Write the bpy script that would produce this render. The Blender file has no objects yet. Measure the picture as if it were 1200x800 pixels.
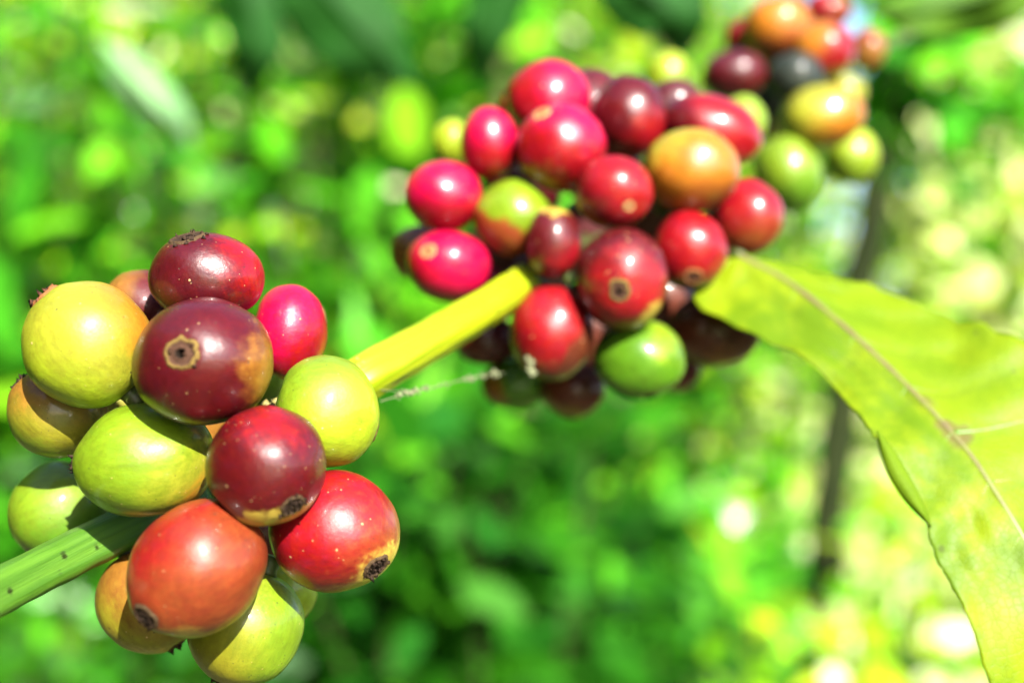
import bpy, math, random
import numpy as np
from mathutils import Vector, Matrix, noise as mnoise

random.seed(7)
rng = np.random.default_rng(11)
scene = bpy.context.scene
COL = scene.collection
W0, H0 = 1200.0, 800.0
FPX = 1449.0            # focal length in photo pixels
CAMZ = 1.2

def P(px, py, d):
    """point seen at photo pixel (px,py), at depth d metres in front of the lens"""
    return Vector(((px - 600.0) / FPX * d, d, CAMZ - (py - 400.0) / FPX * d))

# ------------------------------------------------------------------ helpers
def tag(o, label=None, cat=None, group=None, kind=None):
    if label: o['label'] = label
    if cat: o['category'] = cat
    if group: o['group'] = group
    if kind: o['kind'] = kind
    return o

def empty(name, loc):
    o = bpy.data.objects.new(name, None)
    o.empty_display_size = 0.003
    o.location = loc
    COL.objects.link(o)
    return o

def mesh_obj(name, verts, faces, mat, parent=None, loc=(0, 0, 0), smooth=True, attrs=None):
    me = bpy.data.meshes.new(name)
    me.from_pydata([tuple(v) for v in verts], [], faces)
    if attrs:
        for k, vals in attrs.items():
            a = me.attributes.new(k, 'FLOAT', 'POINT')
            a.data.foreach_set('value', np.asarray(vals, dtype=np.float32))
    me.update()
    if smooth:
        me.polygons.foreach_set('use_smooth', [True] * len(me.polygons))
    for m in (mat if isinstance(mat, (list, tuple)) else [mat]):
        me.materials.append(m)
    o = bpy.data.objects.new(name, me)
    o.location = loc
    if parent: o.parent = parent
    COL.objects.link(o)
    return o

def big_mesh(name, V, Fq, mat, cols=None, loc=(0, 0, 0)):
    """numpy quads mesh with a per-vertex colour attribute (leaf pigment with painted light and shade)"""
    me = bpy.data.meshes.new(name)
    nv, nf = len(V), len(Fq)
    me.vertices.add(nv); me.vertices.foreach_set('co', V.astype(np.float32).ravel())
    me.loops.add(nf * 4); me.loops.foreach_set('vertex_index', Fq.astype(np.int32).ravel())
    me.polygons.add(nf)
    me.polygons.foreach_set('loop_start', np.arange(0, nf * 4, 4, dtype=np.int32))
    try: me.polygons.foreach_set('loop_total', np.full(nf, 4, dtype=np.int32))
    except Exception: pass
    if cols is not None:
        a = me.attributes.new('pigment', 'FLOAT_COLOR', 'POINT')
        c4 = np.ones((nv, 4), np.float32); c4[:, :3] = cols
        a.data.foreach_set('color', c4.ravel())
    me.update(calc_edges=True); me.validate()
    me.polygons.foreach_set('use_smooth', np.ones(len(me.polygons), dtype=bool))
    me.materials.append(mat)
    o = bpy.data.objects.new(name, me); o.location = loc
    COL.objects.link(o)
    return o

def catmull(pts, n):
    pts = [np.array(p, float) for p in pts]
    P0 = [2 * pts[0] - pts[1]] + pts + [2 * pts[-1] - pts[-2]]
    out = []
    m = len(pts) - 1
    for i in range(n):
        t = i / (n - 1) * m
        k = min(int(t), m - 1); f = t - k
        a, b, c, d = P0[k:k + 4]
        out.append(0.5 * (2 * b + (c - a) * f + (2 * a - 5 * b + 4 * c - d) * f * f + (3 * b - a - 3 * c + d) * f ** 3))
    return np.array(out)

def tube(path, radii, seg=16, section=None, noise_amp=0.0, seed=0.0, cap=True):
    """tube along a polyline; section(angle)->radius factor"""
    V, F, along, ang = [], [], [], []
    n = len(path)
    path = [Vector(p) for p in path]
    up = Vector((0, 0, 1))
    prev = None
    for i in range(n):
        t = (path[min(i + 1, n - 1)] - path[max(i - 1, 0)]).normalized()
        if prev is None:
            x = t.cross(up)
            if x.length < 1e-4: x = t.cross(Vector((1, 0, 0)))
            x.normalize()
        else:
            x = (prev - t * prev.dot(t)).normalized()
        prev = x
        y = x.cross(t).normalized()
        for s in range(seg):
            a = 2 * math.pi * s / seg
            r = radii[i] * (section(a) if section else 1.0)
            if noise_amp:
                r *= 1 + noise_amp * mnoise.noise(Vector((math.cos(a) * 1.5, math.sin(a) * 1.5, i * 0.35 + seed)))
            V.append(path[i] + (x * math.cos(a) + y * math.sin(a)) * r)
            along.append(i / (n - 1)); ang.append(s / seg)
    for i in range(n - 1):
        for s in range(seg):
            s2 = (s + 1) % seg
            F.append((i * seg + s, i * seg + s2, (i + 1) * seg + s2, (i + 1) * seg + s))
    if cap:
        F.append(tuple(range(seg))[::-1]); F.append(tuple((n - 1) * seg + s for s in range(seg)))
    return V, F

# ------------------------------------------------------------------ node helpers
class NT:
    def __init__(s, tree): s.t = tree; s.n = tree.nodes; s.l = tree.links
    def new(s, typ, **kw):
        nd = s.n.new(typ)
        for k, v in kw.items(): setattr(nd, k, v)
        return nd
    def put(s, sock, v):
        if isinstance(v, bpy.types.NodeSocket): s.l.new(v, sock)
        elif v is not None:
            if hasattr(sock, 'default_value') and sock.type == 'RGBA' and len(v) == 3: v = (*v, 1)
            sock.default_value = v
    def math(s, op, a, b=None, c=None, clamp=False):
        nd = s.new('ShaderNodeMath', operation=op, use_clamp=clamp)
        s.put(nd.inputs[0], a)
        if b is not None: s.put(nd.inputs[1], b)
        if c is not None: s.put(nd.inputs[2], c)
        return nd.outputs[0]
    def mix(s, f, a, b, mode='MIX'):
        nd = s.new('ShaderNodeMix', data_type='RGBA', blend_type=mode)
        s.put(nd.inputs[0], f); s.put(nd.inputs[6], a); s.put(nd.inputs[7], b)
        return nd.outputs[2]
    def noise(s, vec, scale, detail=3, rough=0.5, out=0):
        nd = s.new('ShaderNodeTexNoise')
        s.put(nd.inputs['Vector'], vec); nd.inputs['Scale'].default_value = scale
        nd.inputs['Detail'].default_value = detail; nd.inputs['Roughness'].default_value = rough
        return nd.outputs[out]
    def smooth(s, v, lo, hi, a=0.0, b=1.0):
        nd = s.new('ShaderNodeMapRange', interpolation_type='SMOOTHSTEP')
        s.put(nd.inputs[0], v); s.put(nd.inputs[1], lo); s.put(nd.inputs[2], hi)
        s.put(nd.inputs[3], a); s.put(nd.inputs[4], b)
        return nd.outputs[0]
    def vmath(s, op, a, b=None, out=0):
        nd = s.new('ShaderNodeVectorMath', operation=op)
        s.put(nd.inputs[0], a)
        if b is not None:
            if op == 'SCALE': s.put(nd.inputs['Scale'], b)
            else: s.put(nd.inputs[1], b)
        return nd.outputs[out]

def new_mat(name):
    m = bpy.data.materials.new(name); m.use_nodes = True
    t = m.node_tree; t.nodes.clear()
    return m, NT(t)

def finish(n, shader):
    o = n.new('ShaderNodeOutputMaterial'); n.l.new(shader, o.inputs['Surface'])

# ------------------------------------------------------------------ cherry skin node group
def make_skin_group():
    g = bpy.data.node_groups.new('cherry_skin', 'ShaderNodeTree')
    I = g.interface
    def inp(name, typ, dv):
        s = I.new_socket(name, in_out='INPUT', socket_type=typ); s.default_value = dv
    inp('ColA', 'NodeSocketColor', (1, 0, 0, 1)); inp('ColB', 'NodeSocketColor', (1, 0, 0, 1)); inp('ColC', 'NodeSocketColor', (1, 0, 0, 1))
    inp('Dir1', 'NodeSocketVector', (0, 0, 1)); inp('Th1', 'NodeSocketFloat', 2.0); inp('Soft1', 'NodeSocketFloat', 0.3)
    inp('Dir2', 'NodeSocketVector', (0, 0, 1)); inp('Th2', 'NodeSocketFloat', 2.0); inp('Soft2', 'NodeSocketFloat', 0.2)
    inp('Axis', 'NodeSocketVector', (0, 0, 1))
    inp('Pale', 'NodeSocketFloat', 0.3); inp('Dark', 'NodeSocketFloat', 0.2)
    inp('Rough', 'NodeSocketFloat', 0.3); inp('Seed', 'NodeSocketVector', (0, 0, 0)); inp('InvR', 'NodeSocketFloat', 130.0)
    I.new_socket('Shader', in_out='OUTPUT', socket_type='NodeSocketShader')
    n = NT(g)
    gi = n.new('NodeGroupInput').outputs; go = n.new('NodeGroupOutput')
    tc = n.new('ShaderNodeTexCoord').outputs['Object']
    u = n.vmath('SCALE', tc, gi['InvR'])
    us = n.vmath('ADD', u, gi['Seed'])
    n1 = n.math('SUBTRACT', n.noise(us, 1.7, 4, 0.55), 0.5)
    nf = n.math('SUBTRACT', n.noise(us, 7.0, 5, 0.6), 0.5)
    # streaks that run from stalk to scar
    dotA = n.vmath('DOT_PRODUCT', u, gi['Axis'], out=1)
    along = n.vmath('SCALE', gi['Axis'], n.math('MULTIPLY', dotA, 0.88))
    flat = n.vmath('ADD', n.vmath('SUBTRACT', u, along), gi['Seed'])
    st = n.math('SUBTRACT', n.noise(flat, 11.0, 3, 0.6), 0.5)
    wob = n.math('ADD', n.math('MULTIPLY', n1, 0.9), n.math('ADD', n.math('MULTIPLY', nf, 0.35), n.math('MULTIPLY', st, 0.25)))
    d1 = n.math('ADD', n.vmath('DOT_PRODUCT', u, gi['Dir1'], out=1), wob)
    f1 = n.smooth(d1, n.math('SUBTRACT', gi['Th1'], gi['Soft1']), n.math('ADD', gi['Th1'], gi['Soft1']))
    d2 = n.math('ADD', n.vmath('DOT_PRODUCT', u, gi['Dir2'], out=1), n.math('MULTIPLY', wob, 0.6))
    f2 = n.smooth(d2, n.math('SUBTRACT', gi['Th2'], gi['Soft2']), n.math('ADD', gi['Th2'], gi['Soft2']))
    c = n.mix(f1, gi['ColA'], gi['ColB'])
    c = n.mix(f2, c, gi['ColC'])
    # mottled pigment
    var = n.math('ADD', 1.0, n.math('ADD', n.math('MULTIPLY', n1, 0.7), n.math('ADD', n.math('MULTIPLY', nf, 0.4), n.math('MULTIPLY', st, 0.7))))
    hs = n.new('ShaderNodeHueSaturation'); n.put(hs.inputs['Color'], c); n.put(hs.inputs['Value'], var)
    n.put(hs.inputs['Hue'], n.math('ADD', 0.5, n.math('MULTIPLY', nf, 0.03)))
    c = hs.outputs[0]
    # pale lenticels
    def specks(scale, size, keep, seedv):
        vo = n.new('ShaderNodeTexVoronoi'); vo.inputs['Scale'].default_value = scale
        n.put(vo.inputs['Vector'], n.vmath('ADD', us, seedv))
        sep = n.new('ShaderNodeSeparateColor'); n.l.new(vo.outputs['Color'], sep.inputs[0])
        on = n.math('LESS_THAN', sep.outputs[0], keep)
        sz = n.math('MULTIPLY', sep.outputs[1], size)
        dd = n.math('ADD', vo.outputs['Distance'], n.math('MULTIPLY', n.noise(us, 26.0, 2), size * 0.9))
        near = n.smooth(dd, n.math('ADD', sz, size * 0.2), n.math('ADD', sz, size * 0.75), 1.0, 0.0)
        return n.math('MULTIPLY', on, near)
    p = specks(5.5, 0.13, n.math('MULTIPLY', gi['Pale'], 0.30), (3, 1, 7))
    p2 = specks(13.0, 0.20, n.math('MULTIPLY', gi['Pale'], 0.32), (9, 4, 2))
    c = n.mix(n.math('MULTIPLY', p, 0.75), c, (0.36, 0.24, 0.10, 1))
    c = n.mix(n.math('MULTIPLY', p2, 0.5), c, (0.36, 0.24, 0.10, 1))
    k = specks(8.0, 0.17, n.math('MULTIPLY', gi['Dark'], 0.16), (5, 8, 1))
    k2 = specks(20.0, 0.30, n.math('MULTIPLY', gi['Dark'], 0.6), (2, 2, 8))
    grime = n.smooth(n.noise(us, 3.1, 5, 0.7), 0.50, 0.60)
    k2 = n.math('MULTIPLY', k2, grime)
    c = n.mix(n.math('MULTIPLY', k, 0.8), c, (0.03, 0.018, 0.008, 1))
    c = n.mix(n.math('MULTIPLY', k2, 0.85), c, (0.025, 0.02, 0.01, 1))
    bs = n.new('ShaderNodeBsdfPrincipled')
    n.put(bs.inputs['Base Color'], c)
    rg = n.math('ADD', n.math('ADD', gi['Rough'], .09), n.math('ADD', n.math('MULTIPLY', n.math('ADD', p, k), 0.25), n.math('MULTIPLY', n.math('ABSOLUTE', nf), 0.5)))
    n.put(bs.inputs['Roughness'], rg)
    bs.inputs['IOR'].default_value = 1.45
    bs.inputs['Specular IOR Level'].default_value = 0.32
    bs.inputs['Subsurface Weight'].default_value = 0.12
    bs.inputs['Subsurface Radius'].default_value = (1.0, 0.5, 0.3)
    bs.inputs['Subsurface Scale'].default_value = 0.0015
    bs.inputs['Coat Weight'].default_value = 0.3
    bs.inputs['Coat Roughness'].default_value = 0.11
    bmp = n.new('ShaderNodeBump'); bmp.inputs['Strength'].default_value = 0.32; bmp.inputs['Distance'].default_value = 0.00025
    hgt = n.math('ADD', n.math('MULTIPLY', n.noise(us, 9.0, 6, 0.65), 0.8), n.math('SUBTRACT', n.math('MULTIPLY', n.math('ADD', p, p2), 0.8), n.math('MULTIPLY', k, 0.8)))
    n.put(bmp.inputs['Height'], hgt)
    n.l.new(bmp.outputs[0], bs.inputs['Normal'])
    n.l.new(bs.outputs[0], go.inputs['Shader'])
    return g
SKIN = make_skin_group()

# pigments (linear reflectance)
C = dict(
    yellow=(0.165, 0.165, 0.011), yelgreen=(0.165, 0.215, 0.006), lime=(0.098, 0.155, 0.005), green=(0.045, 0.115, 0.004),
    olive=(0.13, 0.12, 0.006), brown=(0.15, 0.062, 0.007), orange=(0.25, 0.085, 0.006), orangered=(0.135, 0.023, 0.006),
    red=(0.16, 0.0025, 0.005), pinkred=(0.30, 0.0015, 0.026), dark=(0.042, 0.0022, 0.004), maroon=(0.050, 0.0018, 0.003),
    vdark=(0.070, 0.014, 0.006), black=(0.010, 0.014, 0.009), straw=(0.28, 0.20, 0.03))

_mat_n = [0]
def skin_mat(ca, cb=None, d1=(0, 0, 1), t1=3.0, s1=0.3, cc=None, d2=(0, 0, 1), t2=3.0, s2=0.2, axis=(0, 0, 1), pale=0.3, dark=0.2, rough=0.28, r=0.0078):
    _mat_n[0] += 1
    m, n = new_mat('skin_%s' % ca)
    g = n.new('ShaderNodeGroup'); g.node_tree = SKIN
    g.inputs['ColA'].default_value = (*C[ca], 1)
    g.inputs['ColB'].default_value = (*C[cb or ca], 1)
    g.inputs['ColC'].default_value = (*C[cc or ca], 1)
    # directions are given (right, up, towards the lens)
    conv = lambda d: Vector((d[0], -d[2], d[1])).normalized()
    g.inputs['Dir1'].default_value = conv(d1); g.inputs['Th1'].default_value = t1; g.inputs['Soft1'].default_value = s1
    g.inputs['Dir2'].default_value = conv(d2); g.inputs['Th2'].default_value = t2; g.inputs['Soft2'].default_value = s2
    g.inputs['Axis'].default_value = axis
    g.inputs['Pale'].default_value = pale; g.inputs['Dark'].default_value = dark
    g.inputs['Rough'].default_value = rough
    g.inputs['Seed'].default_value = (random.uniform(0, 40), random.uniform(0, 40), random.uniform(0, 40))
    g.inputs['InvR'].default_value = 1.0 / r
    finish(n, g.outputs[0])
    return m

def scar_mat(name, rim, mid, core):
    m, n = new_mat(name)
    at = n.new('ShaderNodeAttribute', attribute_name='ringt').outputs['Fac']
    tc = n.new('ShaderNodeTexCoord').outputs['Object']
    nz = n.noise(tc, 1500.0, 4, 0.7)
    v = n.math('ADD', at, n.math('MULTIPLY', n.math('SUBTRACT', nz, 0.5), 0.35))
    cr = n.new('ShaderNodeValToRGB'); n.l.new(v, cr.inputs[0])
    e = cr.color_ramp.elements
    e[0].position = 0.27; e[0].color = (*core, 1); e[1].position = 0.40; e[1].color = (*mid, 1)
    for p, c in ((0.80, mid), (0.93, rim)):
        q = e.new(p); q.color = (*c, 1)
    col = n.mix(n.smooth(n.noise(tc, 2600.0, 3, 0.7), 0.5, 0.7, 0.0, 0.75), cr.outputs[0], (core[0] + 0.02, core[1] + 0.012, core[2] + 0.006, 1))
    bs = n.new('ShaderNodeBsdfPrincipled'); n.put(bs.inputs['Base Color'], col); bs.inputs['Roughness'].default_value = 0.8; bs.inputs['Specular IOR Level'].default_value = 0.12
    b = n.new('ShaderNodeBump'); b.inputs['Strength'].default_value = 0.8; b.inputs['Distance'].default_value = 0.0003
    n.l.new(nz, b.inputs['Height']); n.l.new(b.outputs[0], bs.inputs['Normal'])
    finish(n, bs.outputs[0])
    return m
SC = dict(tan=scar_mat('scar_tan', (0.11, 0.070, 0.018), (0.042, 0.019, 0.011), (0.004, 0.002, 0.001)),
          pale=scar_mat('scar_pale', (0.30, 0.18, 0.07), (0.22, 0.10, 0.04), (0.03, 0.012, 0.005)),
          dark=scar_mat('scar_dark', (0.05, 0.03, 0.014), (0.025, 0.014, 0.009), (0.003, 0.002, 0.001)),
          brown=scar_mat('scar_brown', (0.20, 0.075, 0.025), (0.09, 0.035, 0.02), (0.008, 0.004, 0.002)))

def simple_mat(name, col, col2, scale, rough=0.5, bump=0.3, bdist=0.0003, detail=5, sss=0.0, spec=0.5):
    m, n = new_mat(name)
    tc = n.new('ShaderNodeTexCoord').outputs['Object']
    nz = n.noise(tc, scale, detail, 0.65)
    c = n.mix(n.smooth(nz, 0.35, 0.68), (*col, 1), (*col2, 1))
    bs = n.new('ShaderNodeBsdfPrincipled'); n.put(bs.inputs['Base Color'], c); bs.inputs['Roughness'].default_value = rough; bs.inputs['Specular IOR Level'].default_value = spec
    if sss:
        bs.inputs['Subsurface Weight'].default_value = sss; bs.inputs['Subsurface Scale'].default_value = 0.002
    b = n.new('ShaderNodeBump'); b.inputs['Strength'].default_value = bump; b.inputs['Distance'].default_value = bdist
    n.l.new(nz, b.inputs['Height']); n.l.new(b.outputs[0], bs.inputs['Normal'])
    finish(n, bs.outputs[0])
    return m
STALK = simple_mat('stalk_green', (0.04, 0.07, 0.008), (0.04, 0.035, 0.01), 600)

# ------------------------------------------------------------------ cherries
G1 = 'coffee cherries in the nearest cluster'
G2 = 'coffee cherries in the middle cluster'
G3 = 'coffee cherries in the far cluster'
CH = []
def cherry(cl, cx, cy, a, b, d, label, mat, scar=None, sdir=None, style='tan', ssize=0.2, crust=0, tilt=0):
    CH.append(dict(cl=cl, cx=cx, cy=cy, a=a, b=b, d=d, label=label, mat=mat, scar=scar, sdir=sdir, style=style, ssize=ssize, crust=crust, tilt=tilt))

# nearest cluster
cherry(1, 239, 423, 82, 75, .1345, 'large dark red coffee cherry whose round brown navel faces the viewer',
       dict(ca='maroon', cb='dark', d1=(-.8, .1, .2), t1=.15, s1=.5, cc='brown', d2=(.95, -.1, .1), t2=.86, s2=.2, pale=.35, dark=.25, rough=.24), (232, 413), style='tan', ssize=.225, crust=7)
cherry(1, 242, 326, 66, 54, .144, 'glossy purple and red coffee cherry on top of the nearest cluster with crusty crown',
       dict(ca='dark', cb='red', d1=(.9, .2, 0), t1=.62, s1=.4, cc='maroon', d2=(0, -1, 0), t2=.7, s2=.3, pale=.4, dark=.3, rough=.22), (226, 279), style='dark', ssize=.30, crust=26)
cherry(1, 103, 404, 73, 75, .1395, 'big smooth yellow coffee cherry with a faint orange blush, left of the dark red ones',
       dict(ca='yellow', cb='orange', d1=(.75, .5, .05), t1=.80, s1=.4, cc='yelgreen', d2=(-.5, -.85, 0), t2=.35, s2=.5, pale=.2, dark=.25, rough=.33), (55, 346), style='brown', ssize=.22, crust=18)
cherry(1, 166, 358, 46, 42, .153, 'dull brownish red coffee cherry peeking out between the yellow one and the purple one',
       dict(ca='brown', cb='maroon', d1=(1, 0, 0), t1=0, s1=.4, pale=.2, dark=.4, rough=.4), None, sdir=(-.4, .6, -.7))
cherry(1, 340, 389, 43, 56, .151, 'bright pinkish red coffee cherry at the right shoulder of the nearest cluster',
       dict(ca='pinkred', cb='red', d1=(.6, -.5, 0), t1=.35, s1=.3, pale=.35, dark=.1, rough=.24), None, sdir=(.5, .2, -.8))
cherry(1, 383, 482, 61, 67, .140, 'smooth yellow green coffee cherry sitting right where the yellow stem leaves the cluster',
       dict(ca='yelgreen', cb='lime', d1=(-.4, .9, 0), t1=.3, s1=.5, pale=.15, dark=.08, rough=.38), None, sdir=(.5, -.2, -.8))
cherry(1, 171, 539, 80, 67, .1395, 'lime green coffee cherry with a black left end, below the big dark red one',
       dict(ca='lime', cb='yellow', d1=(.7, -.5, 0), t1=.55, s1=.35, cc='orange', d2=(.8, -.62, 0), t2=.93, s2=.18, pale=.3, dark=.2, rough=.3), (93, 543), style='dark', ssize=.15, crust=18)
cherry(1, 313, 545, 69, 70, .1335, 'dark red coffee cherry with a yellow patch and ragged crust at its lower right end',
       dict(ca='maroon', cb='red', d1=(.1, .8, .5), t1=1.0, s1=.4, cc='straw', d2=(.22, -.97, .12), t2=.80, s2=.05, pale=.6, dark=.3, rough=.25), (351, 588), style='dark', ssize=.20, crust=26)
cherry(1, 232, 665, 85, 76, .1315, 'large orange red coffee cherry with a brown sunken navel at its lower left',
       dict(ca='orangered', cb='red', d1=(-.6, .55, .1), t1=.5, s1=.45, cc='straw', d2=(.05, -.98, .1), t2=.84, s2=.12, pale=.35, dark=.3, rough=.3), (187, 706), style='dark', ssize=.2, crust=5, tilt=45)
cherry(1, 391, 622, 76, 71, .1385, 'red coffee cherry with a yellowish rim and black crusted tip, lowest on the right side',
       dict(ca='red', cb='orangered', d1=(.55, -.3, 0), t1=.55, s1=.45, cc='straw', d2=(.62, -.78, .1), t2=.80, s2=.12, pale=.4, dark=.3, rough=.27), (445, 658), style='dark', ssize=.2, crust=24)
cherry(1, 68, 482, 56, 54, .1465, 'mottled olive and brown coffee cherry at the far left behind the yellow one',
       dict(ca='olive', cb='brown', d1=(.1, .7, 0), t1=.1, s1=.5, cc='lime', d2=(-.5, -.8, 0), t2=.6, s2=.3, pale=.3, dark=.7, rough=.42), (22, 441), style='dark', ssize=.2, crust=16)
cherry(1, 72, 600, 59, 60, .156, 'plain green coffee cherry half hidden behind the green stem at the lower left',
       dict(ca='lime', cb='green', d1=(.4, -.8, 0), t1=.1, s1=.5, pale=.1, dark=.15, rough=.4), (17, 630), style='dark', ssize=.14, crust=6)
cherry(1, 178, 702, 62, 62, .149, 'brownish olive coffee cherry tucked beneath the orange red one',
       dict(ca='brown', cb='olive', d1=(-.3, -.7, 0), t1=.2, s1=.5, cc='straw', d2=(-.1, -1, 0), t2=.85, s2=.2, pale=.5, dark=.7, rough=.45), (214, 762), style='dark', ssize=.16, crust=8)
cherry(1, 288, 733, 66, 69, .143, 'green coffee cherry dusted with black specks at the very bottom of the cluster',
       dict(ca='lime', cb='olive', d1=(-.7, .1, .1), t1=-.15, s1=.5, cc='orangered', d2=(-.2, .5, .6), t2=1.15, s2=.35, pale=.2, dark=1.0, rough=.36), (262, 803), style='dark', ssize=.2, crust=20)
cherry(1, 330, 692, 40, 42, .155, 'sliver of a yellow green coffee cherry showing beneath the red one',
       dict(ca='yelgreen', pale=.2, dark=.3, rough=.4), None, sdir=(.4, -.6, -.7))

# middle cluster
cherry(2, 520, 229, 45, 42, .190, 'round glossy crimson coffee cherry at the left edge of the middle cluster',
       dict(ca='pinkred', cb='red', d1=(0, -1, 0), t1=.3, s1=.4, pale=.25, dark=.1, rough=.2), (476, 219), style='pale', ssize=0.107, crust=3)
cherry(2, 574, 168, 34, 43, .192, 'narrow upright crimson coffee cherry in front of the blurred bright yellow one',
       dict(ca='pinkred', cb='red', d1=(0, -1, 0), t1=.2, s1=.4, pale=.1, dark=.1, rough=.2), None, sdir=(-.3, .4, -.8))
cherry(2, 658, 173, 54, 52, .188, 'large crimson coffee cherry with a pale oval navel on its upper left',
       dict(ca='red', cb='pinkred', d1=(.3, .7, .2), t1=.35, s1=.4, cc='brown', d2=(-.5, -.8, 0), t2=.82, s2=.2, pale=.5, dark=.1, rough=.2), (634, 138), style='pale', ssize=0.189)
cherry(2, 643, 117, 50, 46, .199, 'topmost crimson coffee cherry of the middle cluster with a tiny dark stub above',
       dict(ca='pinkred', cb='red', d1=(-.5, 0, 0), t1=.2, s1=.4, pale=.1, dark=.1, rough=.2), (645, 72), style='dark', ssize=.12, crust=4)
cherry(2, 608, 128, 24, 27, .208, 'small blurred red coffee cherry behind the topmost pair of the middle cluster',
       dict(ca='red', pale=.1, dark=.1, rough=.3), None, sdir=(-.3, .4, -.8))
cherry(2, 737, 137, 44, 48, .198, 'plain deep maroon coffee cherry in the top row, right of the crimson ones',
       dict(ca='maroon', cb='red', d1=(.5, -.6, .1), t1=.45, s1=.35, pale=.05, dark=.1, rough=.22), None, sdir=(.1, .5, -.8))
cherry(2, 832, 155, 62, 43, .203, 'wide egg shaped red coffee cherry lying behind the orange one',
       dict(ca='red', cb='maroon', d1=(-.8, -.2, 0), t1=.35, s1=.4, cc='straw', d2=(.4, -.9, 0), t2=.9, s2=.15, pale=.15, dark=.1, rough=.22), (879, 128), style='brown', ssize=.12, tilt=-18)
cherry(2, 810, 200, 57, 50, .190, 'large orange coffee cherry with a tiny dark mark on top, in the middle cluster',
       dict(ca='orange', cb='orangered', d1=(.3, -.75, 0), t1=.55, s1=.45, cc='yellow', d2=(-.4, .6, 0), t2=.65, s2=.4, pale=.1, dark=.1, rough=.27), (836, 164), style='brown', ssize=.07)
cherry(2, 719, 225, 47, 43, .184, 'red coffee cherry with a low small tan navel, left of the orange one',
       dict(ca='red', cb='maroon', d1=(-.7, -.5, 0), t1=.45, s1=.35, cc='brown', d2=(-.7, -.6, 0), t2=.85, s2=.15, pale=.7, dark=.2, rough=.22), (734, 246), style='pale', ssize=0.131, crust=4)
cherry(2, 602, 256, 46, 46, .190, 'half lime green and half orange coffee cherry amid the crimson ones',
       dict(ca='lime', cb='orangered', d1=(-.35, -.85, 0), t1=.28, s1=.15, pale=.1, dark=.1, rough=.25), None, sdir=(-.2, .3, -.8))
cherry(2, 649, 285, 33, 42, .184, 'small narrow dull maroon coffee cherry with a tan crown in the middle cluster',
       dict(ca='maroon', cb='red', d1=(.3, -.3, .3), t1=.85, s1=.35, cc='straw', d2=(.1, 1, 0), t2=.90, s2=.1, pale=.7, dark=.2, rough=.3), (634, 250), style='pale', ssize=0.164, crust=3)
cherry(2, 525, 311, 49, 42, .189, 'glossy pink red coffee cherry with a pale round navel just above the yellow stem',
       dict(ca='pinkred', cb='red', d1=(-.7, -.5, 0), t1=.5, s1=.4, pale=.5, dark=.1, rough=.19), (504, 297), style='pale', ssize=0.180)
cherry(2, 490, 297, 33, 33, .205, 'blurred brownish coffee cherry behind the left edge of the middle cluster',
       dict(ca='brown', cb='red', d1=(.6, .3, 0), t1=.3, s1=.4, pale=.1, dark=.2, rough=.4), None, sdir=(-.5, -.1, -.8))
cherry(2, 729, 327, 54, 60, .181, 'large dusty dark red coffee cherry with a tan ringed navel in the middle cluster',
       dict(ca='maroon', cb='red', d1=(.1, -.3, .8), t1=.62, s1=.4, cc='straw', d2=(.55, -.8, .1), t2=.90, s2=.07, pale=1.0, dark=.3, rough=.32), (721, 343), style='tan', ssize=.2, crust=6)
cherry(2, 808, 293, 45, 46, .189, 'shiny scarlet coffee cherry with a brown navel underneath, touching the leaf base',
       dict(ca='red', cb='maroon', d1=(0, -1, 0), t1=.75, s1=.25, pale=.15, dark=.15, rough=.18), (808, 326), style='brown', ssize=.22)
cherry(2, 876, 255, 41, 45, .197, 'red coffee cherry with a tiny black side stub, right end of the middle cluster',
       dict(ca='red', cb='orangered', d1=(.2, -.7, 0), t1=.2, s1=.5, pale=.1, dark=.1, rough=.24), (916, 259), style='dark', ssize=.09, crust=3)
cherry(2, 646, 389, 49, 56, .186, 'half brown red coffee cherry with a pale drop, below the yellow stem tip',
       dict(ca='red', cb='vdark', d1=(.75, -.65, -.1), t1=.38, s1=.14, cc='brown', d2=(-.8, -.6, 0), t2=.80, s2=.2, pale=.8, dark=.3, rough=.24), (620, 431), style='pale', ssize=0.107, crust=5)
cherry(2, 570, 398, 37, 30, .203, 'dark red coffee cherry in the shade under the yellow stem',
       dict(ca='maroon', cb='vdark', d1=(-.8, -.3, 0), t1=.1, s1=.4, pale=.2, dark=.2, rough=.3), (557, 421), style='tan', ssize=.16, crust=4)
cherry(2, 555, 334, 36, 28, .203, 'pink coffee cherry mostly hidden behind the yellow stem',
       dict(ca='pinkred', pale=.1, dark=.1, rough=.25), None, sdir=(0, -.3, -.8))
cherry(2, 750, 421, 53, 47, .187, 'green coffee cherry with a painted lime highlight stripe hanging lowest in the middle cluster',
       dict(ca='green', cb='lime', d1=(.45, .55, .5), t1=.80, s1=.14, pale=.1, dark=.2, rough=.25), (760, 463), style='dark', ssize=.14, crust=5)  # lime stripe is a highlight put into the skin colour
cherry(2, 838, 386, 55, 44, .200, 'dark brown coffee cherry in the shade under the leaf base',
       dict(ca='vdark', cb='brown', d1=(.2, -1, 0), t1=.6, s1=.4, pale=.1, dark=.2, rough=.3), None, sdir=(.3, -.3, -.8))
cherry(2, 671, 455, 39, 34, .202, 'nearly black coffee cherry at the bottom, left of the green one with the stripe',
       dict(ca='vdark', cb='olive', d1=(-.3, -.9, 0), t1=.7, s1=.4, pale=.1, dark=.2, rough=.3), (665, 489), style='dark', ssize=.14)
cherry(2, 604, 449, 40, 30, .206, 'shaded green coffee cherry behind the end of the cobweb strand',
       dict(ca='green', cb='brown', d1=(-.9, -.2, 0), t1=.55, s1=.25, pale=.1, dark=.2, rough=.4), None, sdir=(-.5, -.5, -.6))
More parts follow.
